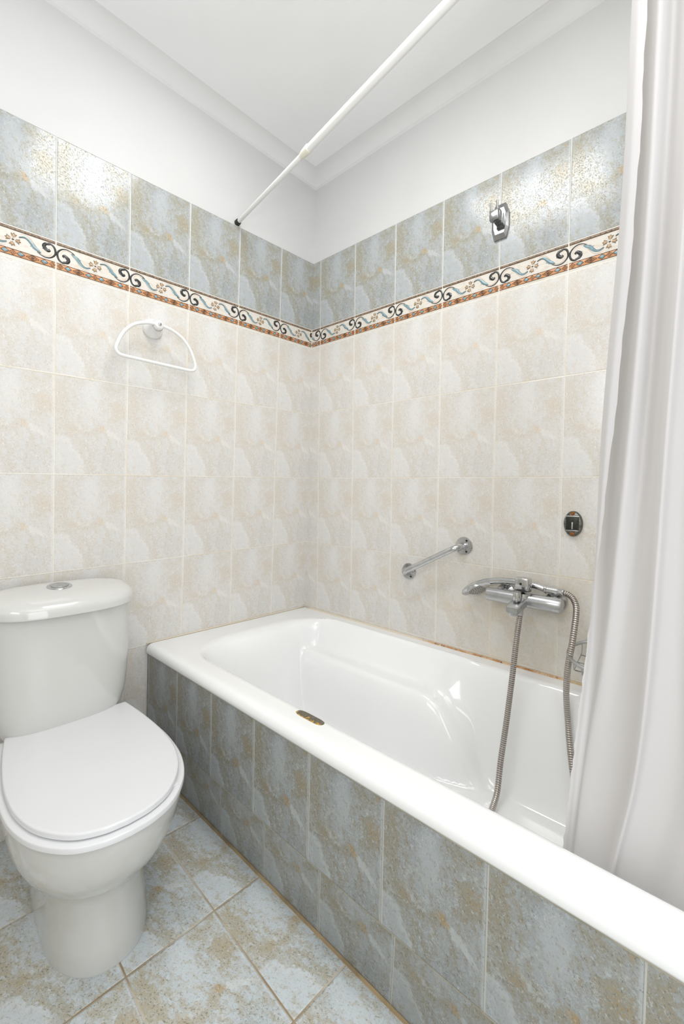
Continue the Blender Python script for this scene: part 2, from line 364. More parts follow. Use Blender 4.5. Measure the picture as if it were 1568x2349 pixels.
def relief_shapes():
    """in tile units: x 0..1, y 0..1 downwards; ribbons of (points, widths, material, height)"""
    R = []
    def rib(pts, wid, mi, h=0.0012, per=6):
        P = spline([(x, y*AS, 0) for x, y in pts], per); n = len(P); W = []
        for i in range(n):
            t = i/(n-1)*(len(wid)-1); k = min(int(t), len(wid)-2); W.append(wid[k]+(wid[k+1]-wid[k])*(t-k))
        R.append((P, W, mi, h))
    def half(f):
        # scroll, from its tail to the curled bud
        rib([f(.235, .255), f(.19, .195), f(.13, .165), f(.07, .21), f(.025, .33), f(.018, .46), f(.04, .59), f(.085, .645), f(.13, .61)], [.004, .010, .014, .018, .024, .028, .027, .025, .022], 0, .0016)
        rib([f(.085, .62), f(.135, .60), f(.155, .53), f(.145, .46), f(.11, .40), f(.085, .42), f(.10, .47)], [.018, .040, .048, .052, .042, .022, .006], 0, .0018)
        rib([f(.14, .47), f(.16, .44), f(.175, .42)], [.02, .012, .003], 0)
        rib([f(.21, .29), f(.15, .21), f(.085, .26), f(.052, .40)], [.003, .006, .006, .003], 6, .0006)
        rib([f(.19, .25), f(.225, .31), f(.265, .36), f(.305, .47), f(.345, .555), f(.39, .575), f(.44, .535)], [.014, .036, .052, .044, .028, .020, .008], 1, .0018)
        rib([f(.285, .40), f(.305, .37), f(.318, .36)], [.016, .01, .002], 1, .0012)
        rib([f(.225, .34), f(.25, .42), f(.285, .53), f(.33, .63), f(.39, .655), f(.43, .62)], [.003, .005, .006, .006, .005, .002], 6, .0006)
        rib([f(.20, .235), f(.235, .285), f(.275, .335), f(.315, .45), f(.352, .53), f(.39, .55), f(.44, .51)], [.003]*7, 4, .0020)
    half(lambda x, y: (x, y)); half(lambda x, y: (1.012-x, .80-y))
    for ang in (0, 90, 180, 270):
        a = math.radians(ang+8); ca, sa = math.cos(a), math.sin(a)
        def q(r, s): return (.506+(r*ca-s*sa), (.40*AS+(r*sa+s*ca))/AS)
        rib([q(.022, 0), q(.045, 0), q(.062, 0), q(.082, 0)], [.006, .026, .030, .004], 2, .0016)
        rib([q(.05, 0), q(.064, .018), q(.074, .030)], [.018, .012, .003], 2, .0014)
        rib([q(.05, 0), q(.064, -.018), q(.074, -.030)], [.018, .012, .003], 2, .0014)
        rib([q(.03, .016), q(.05, .02), q(.075, .034)], [.002, .004, .002], 4, .0017)
        rib([q(.03, -.016), q(.05, -.02), q(.075, -.034)], [.002, .004, .002], 4, .0017)
        rib([q(.072, .028), q(.070, .012), q(.088, 0)], [.003, .003, .003], 4, .0017)
        rib([q(.072, -.028), q(.070, -.012), q(.088, 0)], [.003, .003, .003], 4, .0017)
    rib([(.494, .40), (.518, .40)], [.018, .018], 4, .0014)
    x0, x1 = .010, .990
    rib([(x0, .062), (x1, .062)], [.026, .026], 5, .0022, 16)
    rib([(x0, .028), (x1, .028)], [.004, .004], 4, .0012, 16); rib([(x0, .105), (x1, .105)], [.006, .006], 4, .0012, 16)
    rib([(x0, .80), (x1, .80)], [.086, .086], 3, .0006, 24)
    rib([(x0, .705), (x1, .705)], [.006, .006], 4, .0016, 16); rib([(x0, .900), (x1, .900)], [.007, .007], 4, .0016, 16)
    def loz(cx, hw, hh, mi, ring=False, thick=.006):
        c = (cx, .80)
        pts = [(cx-hw, .80), (cx, .80-hh), (cx+hw, .80), (cx, .80+hh), (cx-hw, .80)]
        if ring:
            for a, b in zip(pts, pts[1:]): rib([a, b], [thick, thick], mi, .0020, 2)
        else: rib([(cx-hw, .80), (cx, .80), (cx+hw, .80)], [.002, hh*2*AS, .002], mi, .0022, 5)
    seq = [('s', .055), ('b', .15), ('L', .285), ('b', .42), ('s', .506), ('b', .592), ('L', .727), ('b', .862), ('s', .957)]
    for k, cx in seq:
        if k == 'b': loz(cx, .040, .075, 1); loz(cx, .046, .082, 4, True, .003)
        elif k == 's': loz(cx, .036, .078, 4, True, .006); loz(cx, .016, .036, 4, True, .005)
        else:
            loz(cx, .075, .085, 4, True, .006); loz(cx, .024, .05, 4); loz(cx, .048, .06, 4, True, .004)
    return R
SH = relief_shapes()
def border_mesh(kind):
    bm = bmesh.new(); L = 2.0 if kind == 'A' else 1.75
    row = A_row if kind == 'A' else B_row
    k0, k1 = (-9, 1) if kind == 'A' else (-1, 7)
    for k in range(k0, k1):
        for P, Wd, mi, h in SH:
            rows = []
            for i, p in enumerate(P):
                t = (P[min(i+1, len(P)-1)]-P[max(i-1, 0)]).normalized(); nn = Vector((-t.y, t.x, 0))
                rr = []
                for s, hh in ((-.5, 0.0), (-.3, .75), (0, 1.0), (.3, .75), (.5, 0.0)):
                    q = p+nn*Wd[i]*s
                    u = k+q.x; r = RLT-(q.y/AS)*(RLT-RLB)
                    dist = OA-u*TW if kind == 'A' else OB+u*TW
                    rr.append((dist, r, hh*h))
                rows.append(rr)
            lim = corner_x(Z0+RLB) if kind == 'A' else corner_d(Z0+RLT)
            for a, b in zip(rows, rows[1:]):
                if min(a[2][0], b[2][0]) < lim+0.0015 or max(a[2][0], b[2][0]) > L: continue
                va = [bm.verts.new(row(max(x, lim), r, o+0.0002)) for x, r, o in a]; vb = [bm.verts.new(row(max(x, lim), r, o+0.0002)) for x, r, o in b]
                for i in range(4):
                    f = bm.faces.new((va[i], va[i+1], vb[i+1], vb[i])); f.material_index = mi
    bmesh.ops.remove_doubles(bm, verts=bm.verts[:], dist=2e-5)
    return bm
struct('tile_border', border_mesh('A'), BM_, smooth=True, parent=wl)
struct('tile_border', border_mesh('B'), BM_, smooth=True, parent=wr)

# ------------------------------------------------------------------ floor, ceiling, other walls
def floor_mesh():
    bm = bmesh.new(); uvl = bm.loops.layers.uv.new('UVMap')
    pts = [(-2.14, -2.45), (0.15, -2.45), (0.15, 0.06), (-2.14, 0.06)]
    quad_uv(bm, uvl, [(x, y, 0) for x, y in pts], [((x+0.8725)/0.2235, (-y-0.3167)/0.3373) for x, y in pts], 0)
    return bm
fl = struct('floor', floor_mesh(), [M_FLOOR])
fl.data.transform(Matrix.Translation((0, 0, 0)))
CZ = 2.70
def ceiling_mesh():
    """flat slab with a coved edge along both visible walls"""
    bm = bmesh.new(); R = 0.05
    prof = [(R*(1-math.cos(t)), -R*(1-math.sin(t))) for t in [i*PI/2/8 for i in range(9)]]
    prof = [(-0.03, -R-0.012)]+[(a, b) for a, b in prof]+[(R+0.002, 0.0008), (R+0.004, 0.0)]
    # left wall runs along x, right wall along G; mitred at the corner
    def ring(e, dz):
        z = CZ+dz
        c = Vector((-corner_x(z), TA*(z-Z0), z))
        c = c+Vector((-e, -e, 0))
        return c
    fa = Vector((-2.14, 0, 0)); 
    for (e0, z0), (e1, z1) in zip(prof, prof[1:]):
        c0, c1 = ring(e0, z0), ring(e1, z1)
        a0, a1 = Vector((-2.2, c0.y, c0.z)), Vector((-2.2, c1.y, c1.z))
        b0, b1 = c0+G*2.5, c1+G*2.5
        for q in ((a0, c0, c1, a1), (c0, b0, b1, c1)): bm.faces.new([bm.verts.new(p) for p in q]).material_index = 1
    bmesh.ops.remove_doubles(bm, verts=bm.verts[:], dist=1e-5)
    for f in bm.faces: f.smooth = True
    e, dz = prof[-1]; c = ring(e, dz)
    bm.faces.new([bm.verts.new(p) for p in (Vector((-2.2, c.y, CZ)), c, c+G*2.5, Vector((-2.2, -2.6, CZ)))])
    return bm
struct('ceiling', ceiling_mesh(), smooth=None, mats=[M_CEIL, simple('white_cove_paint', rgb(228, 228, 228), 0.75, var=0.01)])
def far_walls():
    def vert_wall(name, p0, p1, hole=None):
        bm = bmesh.new(); uvl = bm.loops.layers.uv.new('UVMap')
        p0, p1 = Vector(p0), Vector(p1); L = (p1-p0).length; e = (p1-p0)/L
        def q(a0, a1, z0, z1, mi):
            uv = [(a0/TW, (1.86-z0)/RH), (a1/TW, (1.86-z0)/RH), (a1/TW, (1.86-z1)/RH), (a0/TW, (1.86-z1)/RH)]
            if mi == 1: uv = [(a0/TW, 1), (a1/TW, 1), (a1/TW, 0), (a0/TW, 0)]
            quad_uv(bm, uvl, [p0+e*a0+Vector((0, 0, z0)), p0+e*a1+Vector((0, 0, z0)), p0+e*a1+Vector((0, 0, z1)), p0+e*a0+Vector((0, 0, z1))], uv, mi)
        segs = [(0, L, 0)] if not hole else [(0, hole[0], 0), (hole[0], hole[1], hole[2]), (hole[1], L, 0)]
        for a0, a1, zb in segs:
            for z0, z1, mi in ((0, 1.9, 0), (1.9, 2.284, 1), (2.284, CZ, 3)):
                z0 = max(z0, zb)
                if z0 < z1: q(a0, a1, z0, z1, mi)
        return struct(name, bm, WM)
    vert_wall('wall_far_left', (-2.10, 0.05, 0), (-2.10, -2.45, 0))
    vert_wall('wall_back', (-2.12, -2.44, 0), (0.2, -2.44, 0), hole=(0.27, 1.07, 2.1))
far_walls()

# ceiling light above the toilet, its reflection shows in the glazed tiles
PX0, PX1, PY0, PY1 = -1.04, -0.63, -1.18, -0.57
cl = empty('ceiling_panel', ((PX0+PX1)/2, (PY0+PY1)/2, CZ), 'square white ceiling light panel above the toilet, outside the picture', 'light')
def emis(name, s, col):
    m, n, b = new_mat(name); n.t.nodes.remove(b); e = n.add('ShaderNodeEmission'); e.inputs[0].default_value = col; e.inputs[1].default_value = s
    n.t.links.new(e.outputs[0], n.t.nodes['Material Output'].inputs[0]); return m
bm = bmesh.new(); fbox(bm, ((PX0+PX1)/2, (PY0+PY1)/2, CZ-0.012), (1, 0, 0), (0, 1, 0), (0, 0, 1), (PX1-PX0)/2+0.012, (PY1-PY0)/2+0.012, 0.010, 0.003)
obj('frame', bm, M_WHITE, cl, angle=40)
bm = bmesh.new(); bm.faces.new([bm.verts.new(p) for p in ((PX0, PY0, CZ-0.0235), (PX0, PY1, CZ-0.0235), (PX1, PY1, CZ-0.0235), (PX1, PY0, CZ-0.0235))])
obj('diffuser', bm, emis('lamp_diffuser', PANEL, (1.0, 0.99, 0.975, 1)), cl, smooth=False, recalc=False)

# panel and window frame added to house the overhead and left fill lights
cl2 = empty('ceiling_panel', (-1.10, -1.86, CZ), 'large white panel added above the fill light behind the viewpoint, outside the picture', 'light')
bm = bmesh.new(); fbox(bm, (-1.10, -1.86, CZ-0.015), (1, 0, 0), (0, 1, 0), (0, 0, 1), 0.57, 0.52, 0.012, 0.003)
obj('frame', bm, M_WHITE, cl2, angle=40)
bm = bmesh.new()
for y0, y1, z0, z1 in ((-1.80, -1.75, 1.50, 2.20), (-0.95, -0.90, 1.50, 2.20), (-1.80, -0.90, 1.50, 1.55), (-1.80, -0.90, 2.15, 2.20)):
    fbox(bm, (-2.085, (y0+y1)/2, (z0+z1)/2), (1, 0, 0), (0, 1, 0), (0, 0, 1), 0.015, (y1-y0)/2, (z1-z0)/2, 0.003)
struct('added_window_frame', bm, [M_WHITE])  # unseen frame added around the left fill light

# ------------------------------------------------------------------ bathtub and its tiled apron
RZ = 0.530
KT = 0.0432
def TUB(wc, d, z): return Vector((KT*d-wc, -d, z))
def smooth01(t): t = min(1, max(0, t)); return t*t*t*(t*(6*t-15)+10)
def smax(a, b, k=0.02):
    h = max(k-abs(a-b), 0)/k; return max(a, b)+h*h*k*0.25
W0, W1, D0, D1, CR = 0.055, 0.722, 0.100, 1.92, 0.20
def inner_sd(wc, d):              # distance inside the bowl's rounded outline (negative on the rim)
    cx, cy = (W0+W1)/2, (D0+D1)/2; hx, hy = (W1-W0)/2, (D1-D0)/2
    r = CR if d < cy else 0.12
    qx, qy = abs(wc-cx)-hx+r, abs(d-cy)-hy+r
    return -(math.hypot(max(qx, 0), max(qy, 0))+min(max(qx, qy), 0)-r)
def tub_z(wc, d):
    s = inner_sd(wc, d)
    a, b, c, e = max(d-D0, .01), max(wc-W0, .01), max(W1-wc, .01), max(D1-d, .01)
    ws = [1/a**2, 1/b**2, 1/c**2, 1/e**2]; wd = (0.34*ws[0]+0.15*ws[1]+0.11*ws[2]+0.16*ws[3])/sum(ws)
    z = RZ-0.350*smooth01((s+0.004)/wd)**0.85 if s > -0.004 else RZ
    # armrest ledge along the wall side
    lat = wc+0.01
    za = RZ-0.004-0.105*smooth01((lat-W0)/0.13)
    za -= 0.34*smooth01((lat-0.195)/0.13)
    de = d-0.765-0.10*(0.21-min(lat, .21))/0.15
    za -= 0.34*smooth01(de/0.45)**1.15
    if s > 0: z = smax(z, min(za, RZ), 0.05) if d < 1.5 else z
    return z
def tub():
    bm = bmesh.new(); lip = [(.772, .5300), (.784, .5290), (.792, .5255), (.7985, .519), (.802, .510), (.8030, .500), (.8010, .4945), (.797, .4925), (.780, .4925)]
    ds = []; d = -0.010
    while d < 2.02: ds.append(d); d += 0.007
    ws = []; x = -0.004
    while x < 0.765: ws.append(x); x += 0.007
    rings = []
    for d in ds:
        r = [TUB(x, d, tub_z(x, d)) for x in ws]+[TUB(a, d, b) for a, b in lip]
        rings.append(r)
    loft(bm, rings, False, False, closed=False)
    return bm
tb = obj('bathtub', tub(), M_ENAMEL, origin=TUB(0.4, 0.8, 0.13), recalc=True)
tag(tb, 'white enamelled bathtub with moulded armrest, built in along the right wall', 'bathtub')
# flip if the normals came out downwards
if tb.data.polygons[0].normal.z < 0: tb.data.flip_normals()
# handgrip slot in the front rim
bm = bmesh.new()
def slot(z, grow): 
    P = []
    for i in range(32):
        t = 2*PI*i/32; P.append((0.7330+(0.013+grow)*math.copysign(abs(math.cos(t))**.8, math.cos(t)), 0.829+(0.050+grow)*math.copysign(abs(math.sin(t))**.45, math.sin(t)), z))
    return [TUB(*p) for p in P]
loft(bm, [slot(RZ-0.02, -0.002), slot(RZ+0.0004, 0.0), slot(RZ+0.0009, -0.0015)], True, True)
def grip_mat():
    m, n, b = new_mat('handgrip_grimy_metal'); tc = n.add('ShaderNodeTexCoord').outputs['Object']
    x, y, z = n.sep(tc); f = n.noise(tc, 90, 5, 0.7)
    k = n.ss(n.m('ADD', n.m('MULTIPLY', x, -30.0), n.m('MULTIPLY', n.m('SUBTRACT', f, 0.5), 3.0)), 10.05, 10.40)
    c = n.mix(n.ss(f, 0.4, 0.7), rgb(92, 88, 74), rgb(120, 112, 98)); c = n.mix(k, c, rgb(196, 156, 62))
    n.put(b.inputs['Base Color'], c); b.inputs['Roughness'].default_value = 0.5; return m
obj('handgrip', bm, grip_mat(), tb, angle=40)['label'] = 'grimy dark metal handgrip slot'
# apron
def apron():
    bm = bmesh.new(); uvl = bm.loops.layers.uv.new('UVMap')
    k = 0.0417; L = 2.03
    def P(d, z, rec=0.0): return Vector((-0.7944+k*d+rec, -d, z))
    zt, zj = 0.4955, 0.2205
    dt = 0.2243
    quad_uv(bm, uvl, [P(-0.02, zt), P(L, zt), P(L, zj), P(-0.02, zj)],
            [((-0.02-dt)/0.2248, 0.0), ((L-dt)/0.2248, 0.0), ((L-dt)/0.2248, .838), ((-0.02-dt)/0.2248, .838)], 0)
    # lower course, leaning in towards the floor
    n = 24
    for i in range(n):
        d0, d1 = -0.02+(L+0.02)*i/n, -0.02+(L+0.02)*(i+1)/n
        ut = lambda d: (d-0.5085)/0.2165; ub = lambda d: (d-0.4452)/0.2248
        quad_uv(bm, uvl, [P(d0, zj), P(d1, zj), P(d1, 0, .0445), P(d0, 0, .0445)], [(ut(d0), 0.335), (ut(d1), 0.335), (ub(d1), 1.0), (ub(d0), 1.0)], 0)
    # end face
    quad_uv(bm, uvl, [P(L, zt), Vector((0.06, -L, zt)), Vector((0.06, -L, 0)), P(L, 0, .0445)], [(0, 0), (3.5, 0), (3.5, 1.5), (0, 1.5)], 0)
    # grout lines: under the rim, at the course joint and at the floor
    for (z0, z1, r0, r1, o, mi) in ((zt, 0.4885, 0, 0, .0008, 1), (zj+.0014, zj-.0014, 0, 0, .0005, 1), (0.006, 0, .0435, .0385, .001, 2)):
        quad_uv(bm, uvl, [P(-0.02, z0, r0-o), P(L, z0, r0-o), P(L, z1, r1-o), P(-0.02, z1, r1-o)], [(0, 0)]*4, mi)
    return bm
M_GR1 = simple('apron_grout', rgb(176, 170, 152), 0.8, var=0.1, scale=14)
M_GR2 = simple('dirty_floor_grout', rgb(170, 148, 112), 0.8, var=0.15, scale=12)
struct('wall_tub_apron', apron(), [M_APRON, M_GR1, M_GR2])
# silicone line between the tub and the walls
def stained():
    m, n, b = new_mat('stained_sealant'); tc = n.add('ShaderNodeTexCoord').outputs['Object']
    x, y, z = n.sep(tc); f = n.noise(tc, 28, 5, 0.65); f2 = n.noise(tc, 75, 4, 0.7)
    k = n.ss(n.m('ADD', y, n.m('MULTIPLY', n.m('SUBTRACT', f, 0.5), 0.25)), -0.66, -0.76)
    c = n.mix(n.ss(f, 0.4, 0.6), rgb(222, 190, 150), rgb(188, 134, 84)); c = n.mix(n.ss(f2, 0.56, 0.64), c, rgb(88, 58, 34))
    k2 = n.ss(n.m('ADD', y, n.m('MULTIPLY', n.m('SUBTRACT', f, 0.5), 0.2)), -1.20, -1.28)
    c = n.mix(k2, c, rgb(216, 196, 150))
    n.put(b.inputs['Base Color'], n.mix(k, rgb(226, 214, 192), c)); b.inputs['Roughness'].default_value = 0.6; return m
bm = bmesh.new()
tube(bm, [BW(d, RZ+0.001, 0.003) for d in [i*0.05 for i in range(0, 41)]], 0.0042, 8)
tube(bm, [AW(x, RZ+0.001, 0.002) for x in [i*0.05 for i in range(0, 17)]], 0.0030, 8)
struct('trim_1', bm, [stained()], smooth=True)

# ------------------------------------------------------------------ toilet
TX = -1.103
toilet = empty('toilet', (TX, -0.40, 0), 'white ceramic close-coupled toilet with closed lid, beside the tub', 'toilet')
def plan(z, a, yb, yf, ym=None, cx=TX, nf=2.15, nb=4.0, n=72):
    ym = (yb*0.55+yf*0.45) if ym is None else ym
    out = []
    for i in range(n):
        t = 2*PI*i/n; c, s = math.cos(t), math.sin(t)
        if s <= 0: x, y = a*math.copysign(abs(c)**(2/nf), c), ym+(ym-yf)*(-abs(s)**(2/nf))
        else: x, y = a*math.copysign(abs(c)**(2/nb), c), ym+(yb-ym)*abs(s)**(2/nb)
        out.append(Vector((cx+x, y, z)))
    return out
bm = bmesh.new()
secs = [(0.000, .116, -.13, -.612, -.44, 0), (0.006, .117, -.13, -.614, -.44, 0), (0.05, .113, -.13, -.608, -.44, 0), (0.10, .110, -.13, -.602, -.43, 0), (0.155, .109, -.12, -.598, -.42, -.002),
        (0.178, .113, -.12, -.602, -.42, -.003), (0.192, .121, -.11, -.612, -.42, -.004), (0.206, .134, -.10, -.628, -.42, -.005), (0.224, .150, -.10, -.650, -.42, -.006), (0.250, .165, -.09, -.675, -.43, -.006), (0.285, .177, -.08, -.697, -.44, -.006), (0.320, .184, -.07, -.712, -.45, -.004),
        (0.355, .188, -.06, -.720, -.45, -.002), (0.382, .189, -.06, -.724, -.45, .0), (0.388, .186, -.065, -.720, -.45, .0)]
loft(bm, [plan(z, a, yb, yf, ym, cx=TX+dx) for z, a, yb, yf, ym, dx in secs])
bowl = obj('bowl', bm, M_CERAMIC, toilet, angle=50)
def rot_plan(pts, ang, piv):
    c, s = math.cos(ang), math.sin(ang); return [Vector((piv[0]+(p.x-piv[0])*c-(p.y-piv[1])*s, piv[1]+(p.x-piv[0])*s+(p.y-piv[1])*c, p.z)) for p in pts]
def drop_plan(half, z, e, grow=0.0, dy=0.0):
    """plan with a straight back edge that widens towards a rounded front"""
    P = spline([(x, y, 0) for x, y in half], 7); cy = -.45
    R_ = [(max(p.x, 0), p.y) for p in P]
    out = [(x, y) for x, y in R_]+[(-x, y) for x, y in R_[-2::-1]]
    nb_ = 10; xb, yb = half[0]
    out += [(-xb+2*xb*k/nb_, yb) for k in range(1, nb_)]
    kx, ky = (1-e/.18)*(1+grow/.18), (1-e/.26)*(1+grow/.26)
    ca, sa = math.cos(-.028), math.sin(-.028)
    return [Vector((TX-.004+x*kx*ca-(y-cy)*ky*sa, cy+x*kx*sa+(y-cy)*ky*ca+dy, z)) for x, y in out]
LIDH = [(.159, -.172), (.1635, -.20), (.174, -.275), (.1825, -.37), (.1845, -.45), (.176, -.54), (.149, -.622), (.102, -.684), (.050, -.712), (0, -.719)]
bm = bmesh.new()
loft(bm, [drop_plan(LIDH, z, e, .0125, -.002) for z, e in ((.3895, .008), (.390, .003), (.392, .0), (.402, .0), (.4038, .001), (.4045, .003))])
seat = obj('seat', bm, M_SEAT, toilet, angle=50)
bm = bmesh.new()
LID = lambda z, e: drop_plan(LIDH, z-.013, e)
loft(bm, [LID(z, e) for z, e in ((.4195, .008), (.420, .003), (.4220, .0), (.4305, .0), (.4330, .0008), (.4342, .0025), (.4346, .006))])
for v in bm.verts:
    if v.co.z > .4344: v.co.z += 0.0
lid = obj('lid', bm, M_SEAT, toilet, angle=50)
bm = bmesh.new()
bm.free()
for s in (-1, 1):
    bm = bmesh.new(); tube(bm, [(TX+s*.085, -.180, .400), (TX+s*.045, -.180, .400)], .009, 16); obj('hinge', bm, M_SEAT, toilet, angle=50)
for px, py in ((TX+.158, -.575), (TX+.116, -.655)):
    bm = bmesh.new(); fbox(bm, (px, py, .4055), (1, 0, 0), (0, 1, 0), (0, 0, 1), .007, .012, .0022, .001); obj('bumper', bm, M_SEAT, toilet, angle=50)
# cistern
def tankplan(z, a, yf, cx=TX-0.004, yb=-.022, n=72, nb=5):
    return plan(z, a, yb, yf, ym=yb*0.55+yf*0.45, cx=cx, nf=2.9, nb=nb, n=n)
bm = bmesh.new()
ts = [(.368, .096, -.155), (.373, .120, -.178), (.383, .139, -.191), (.402, .156, -.200), (.432, .170, -.206), (.472, .180, -.210), (.53, .186, -.213), (.61, .188, -.216), (.70, .189, -.218), (.778, .190, -.220)]
loft(bm, [tankplan(z, a, yf) for z, a, yf in ts])
TILT = lambda v: .12*(-v.y-.04)*min(1, max(0, (v.z-.60)/.15))
for v in bm.verts: v.co.z -= TILT(v.co)
tank = obj('cistern', bm, M_CERAMIC, toilet, angle=50)
bm = bmesh.new()
loft(bm, [tankplan(z, .198-e, -.240+e*1.1, yb=-.012-e, nb=2.7) for z, e in ((.779, .014), (.7795, .005), (.782, .0005), (.796, .0), (.805, .002), (.812, .007), (.818, .014), (.8235, .026), (.8275, .045), (.830, .07))])
for v in bm.verts: v.co.z -= TILT(v.co)
tl = obj('cistern_lid', bm, M_CERAMIC, toilet, angle=60)
bm = bmesh.new()
bc = Vector((TX-0.012, -.112, .8216))
BAX = Vector((0, -.12, 1)).normalized()
lathe(bm, bc, BAX, [(.034, -.004), (.034, .0010), (.0325, .0028), (.0260, .0032), (.0250, .0016), (.0245, .0016)])
btn = obj('flush_button', bm, M_CHROME, toilet, angle=35); btn['label'] = 'round chrome flush button'
bm = bmesh.new()
lathe(bm, bc, BAX, [(.0235, .0010), (.0235, .0040), (.0215, .0052), (.009, .0050), (.006, .0042)])
obj('push_plate', bm, M_SATIN, btn, angle=35)
# tiny grey maker's mark pressed near the lid's right end
bm = bmesh.new()
for i in range(7):
    x = TX+.112+i*.0036
    fbox(bm, (x, -.075, .8229), (1, 0, 0), (0, 1, 0), (0, 0, 1), .0011, .0016, .0003)
obj('maker_mark', bm, simple('grey_print', rgb(150, 150, 150), 0.5), tl, smooth=False)

# ------------------------------------------------------------------ towel ring on the left wall
tr = empty('towel_ring', AW(.7985, 1.74), 'white half-round towel ring on the left wall above the toilet', 'towel ring')
AX = Vector((0, -1, 0))
bm = bmesh.new(); lathe(bm, AW(.7985, 1.735), AX, [(.0365, 0), (.0365, .006), (.034, .011), (.028, .017), (.023, .028), (.020, .042), (.0198, .048), (.018, .050)])
obj('wall_mount', bm, M_WHITE, tr, angle=50)
bm = bmesh.new(); lathe(bm, AW(.7985, 1.735, .050), AX, [(.0182, 0), (.0184, .004), (.0168, .0145), (.0135, .018), (.009, .0195)])
obj('knob', bm, M_WHITE, tr, angle=50)
bm = bmesh.new()
tube(bm, [AW(.7985, 1.735, .0495)+Vector((math.cos(t)*.0196, 0, math.sin(t)*.0196)) for t in [2*PI*i/40 for i in range(40)]], .0011, 8, close=True)
obj('chrome_ring', bm, M_CHROME, tr)['label'] = 'thin chrome collar ring'
bm = bmesh.new(); lathe(bm, AW(.7985, 1.735, .0685), AX, [(.0062, 0), (.0062, .003), (.005, .005), (.002, .0056)])
obj('screw_cap', bm, M_CHROME, tr, angle=50)
ringp = [(0, .128), (.045, .123), (.088, .104), (.12, .070), (.139, .030), (.1445, .008), (.138, -.006), (.122, -.0115), (.08, -.012), (.0, -.012)]
rp = [(x, z) for x, z in ringp]+[(-x, z) for x, z in ringp[-2:0:-1]]
bm = bmesh.new()
tube(bm, spline([AW(.7985-x, 1.607+z, .060) for x, z in rp], 10, close=True), .0062, 14, close=True)
obj('ring', bm, M_WHITE, tr)

# ------------------------------------------------------------------ curtain rod and curtain
def RX(a): return -.447-.095*a          # the rod's x at distance a from the left wall
RODZ = 2.285
rod = empty('shower_curtain_rod', (RX(0.02), -.02, RODZ), 'white telescopic shower curtain rod running out from the left wall above the tub', 'curtain rod')
def rodpt(a, dz=0): return Vector((RX(a), -a, RODZ+dz))
bm = bmesh.new(); tube(bm, [rodpt(.034), rodpt(.30), rodpt(.58)], .0085, 20); obj('inner_tube', bm, M_WHITE, rod, angle=50)
bm = bmesh.new(); tube(bm, [rodpt(.55), rodpt(1.2), rodpt(2.40)], .0118, 20); obj('outer_tube', bm, M_WHITE, rod, angle=50)
bm = bmesh.new()
cp = [(.505, .0087), (.512, .0100), (.522, .0122), (.548, .0140), (.551, .0140), (.553, .0130)]
tube(bm, [rodpt(a) for a, r in cp], [r for a, r in cp], 24); obj('collar', bm, M_YELLOWED, rod, angle=35)['label'] = 'yellowed plastic collar'
bm = bmesh.new(); tube(bm, [rodpt(.025), rodpt(.038), rodpt(.045)], [.0125, .0120, .0095], 20); obj('end_cap', bm, M_BLACK, rod, angle=40)['label'] = 'dark rubber end cap'

def curtain():
    zs = [2.30, 1.97, 1.61, 1.24, .89, .68, .50, .34]
    E = [1.518, 1.5132, 1.5072, 1.486, 1.4576, 1.4394, 1.4265, 1.415]
    L = [1.492, 1.4864, 1.4797, 1.4628, 1.4590, 1.4455, 1.4335, 1.421]
    R1 = [1.532, 1.5282, 1.5219, 1.5079, 1.4839, 1.462, 1.446, 1.437]
    R2 = [1.577, 1.5741, 1.5711, 1.5578, 1.5476, 1.5337, 1.5064, 1.49]
    rows = []
    for i, z in enumerate(zs):
        e, l, r1, r2 = E[i], L[i], R1[i], R2[i]
        fold = 1.0 if z > 1.1 else (0.5 if z > .8 else 0.12); g_ = 1.0 if z > 1.1 else (1.15 if z > .8 else 1.4)
        h_ = 0.45+0.55*fold
        pts = [(e, .026*fold+.012*(1-fold)), ((e+l)/2, .016*fold+.008), (l, .0), ((l+r1)/2-.006*fold, -.018*fold), (r1, .014*fold+.002),
               ((r1+r2)/2-.008, .004-.012*fold), (r2-.016, .006), (r2-.004, .022), (r2+.003, .024), (r2+.012, .006)]
        for da, b in ((.034, -.014), (.056, .006), (.072, .026), (.086, .010), (.108, -.014), (.128, .012), (.146, .024), (.166, -.004), (.19, -.012), (.22, .018), (.25, -.004)): pts.append((r2+da*g_, b*h_))
        rows.append([Vector((a, b, z)) for a, b in pts])
    # smooth across the pleats, then down the cloth
    fine = [spline(r, 9) for r in rows]
    cols = [spline([fr[j] for fr in fine], 14) for j in range(len(fine[0]))]
    bm = bmesh.new(); grid = []
    for k in range(len(cols[0])):
        ring = []
        for j in range(len(cols)):
            p = cols[j][k]; a, b, z = p
            if j < 6: a += (0.0009*math.sin(z*210)+0.0006*math.sin(z*97+1))*(1-j/6)
            b += 0.0012*math.sin(z*9+j*.11)
            if z > RODZ-.014: z = RODZ-.014+min(.004, (z-RODZ+.014)*.2); b *= .4
            ring.append(Vector((RX(a)-b, -a, z)))
        grid.append(ring)
    loft(bm, grid, False, False, closed=False)
    return bm
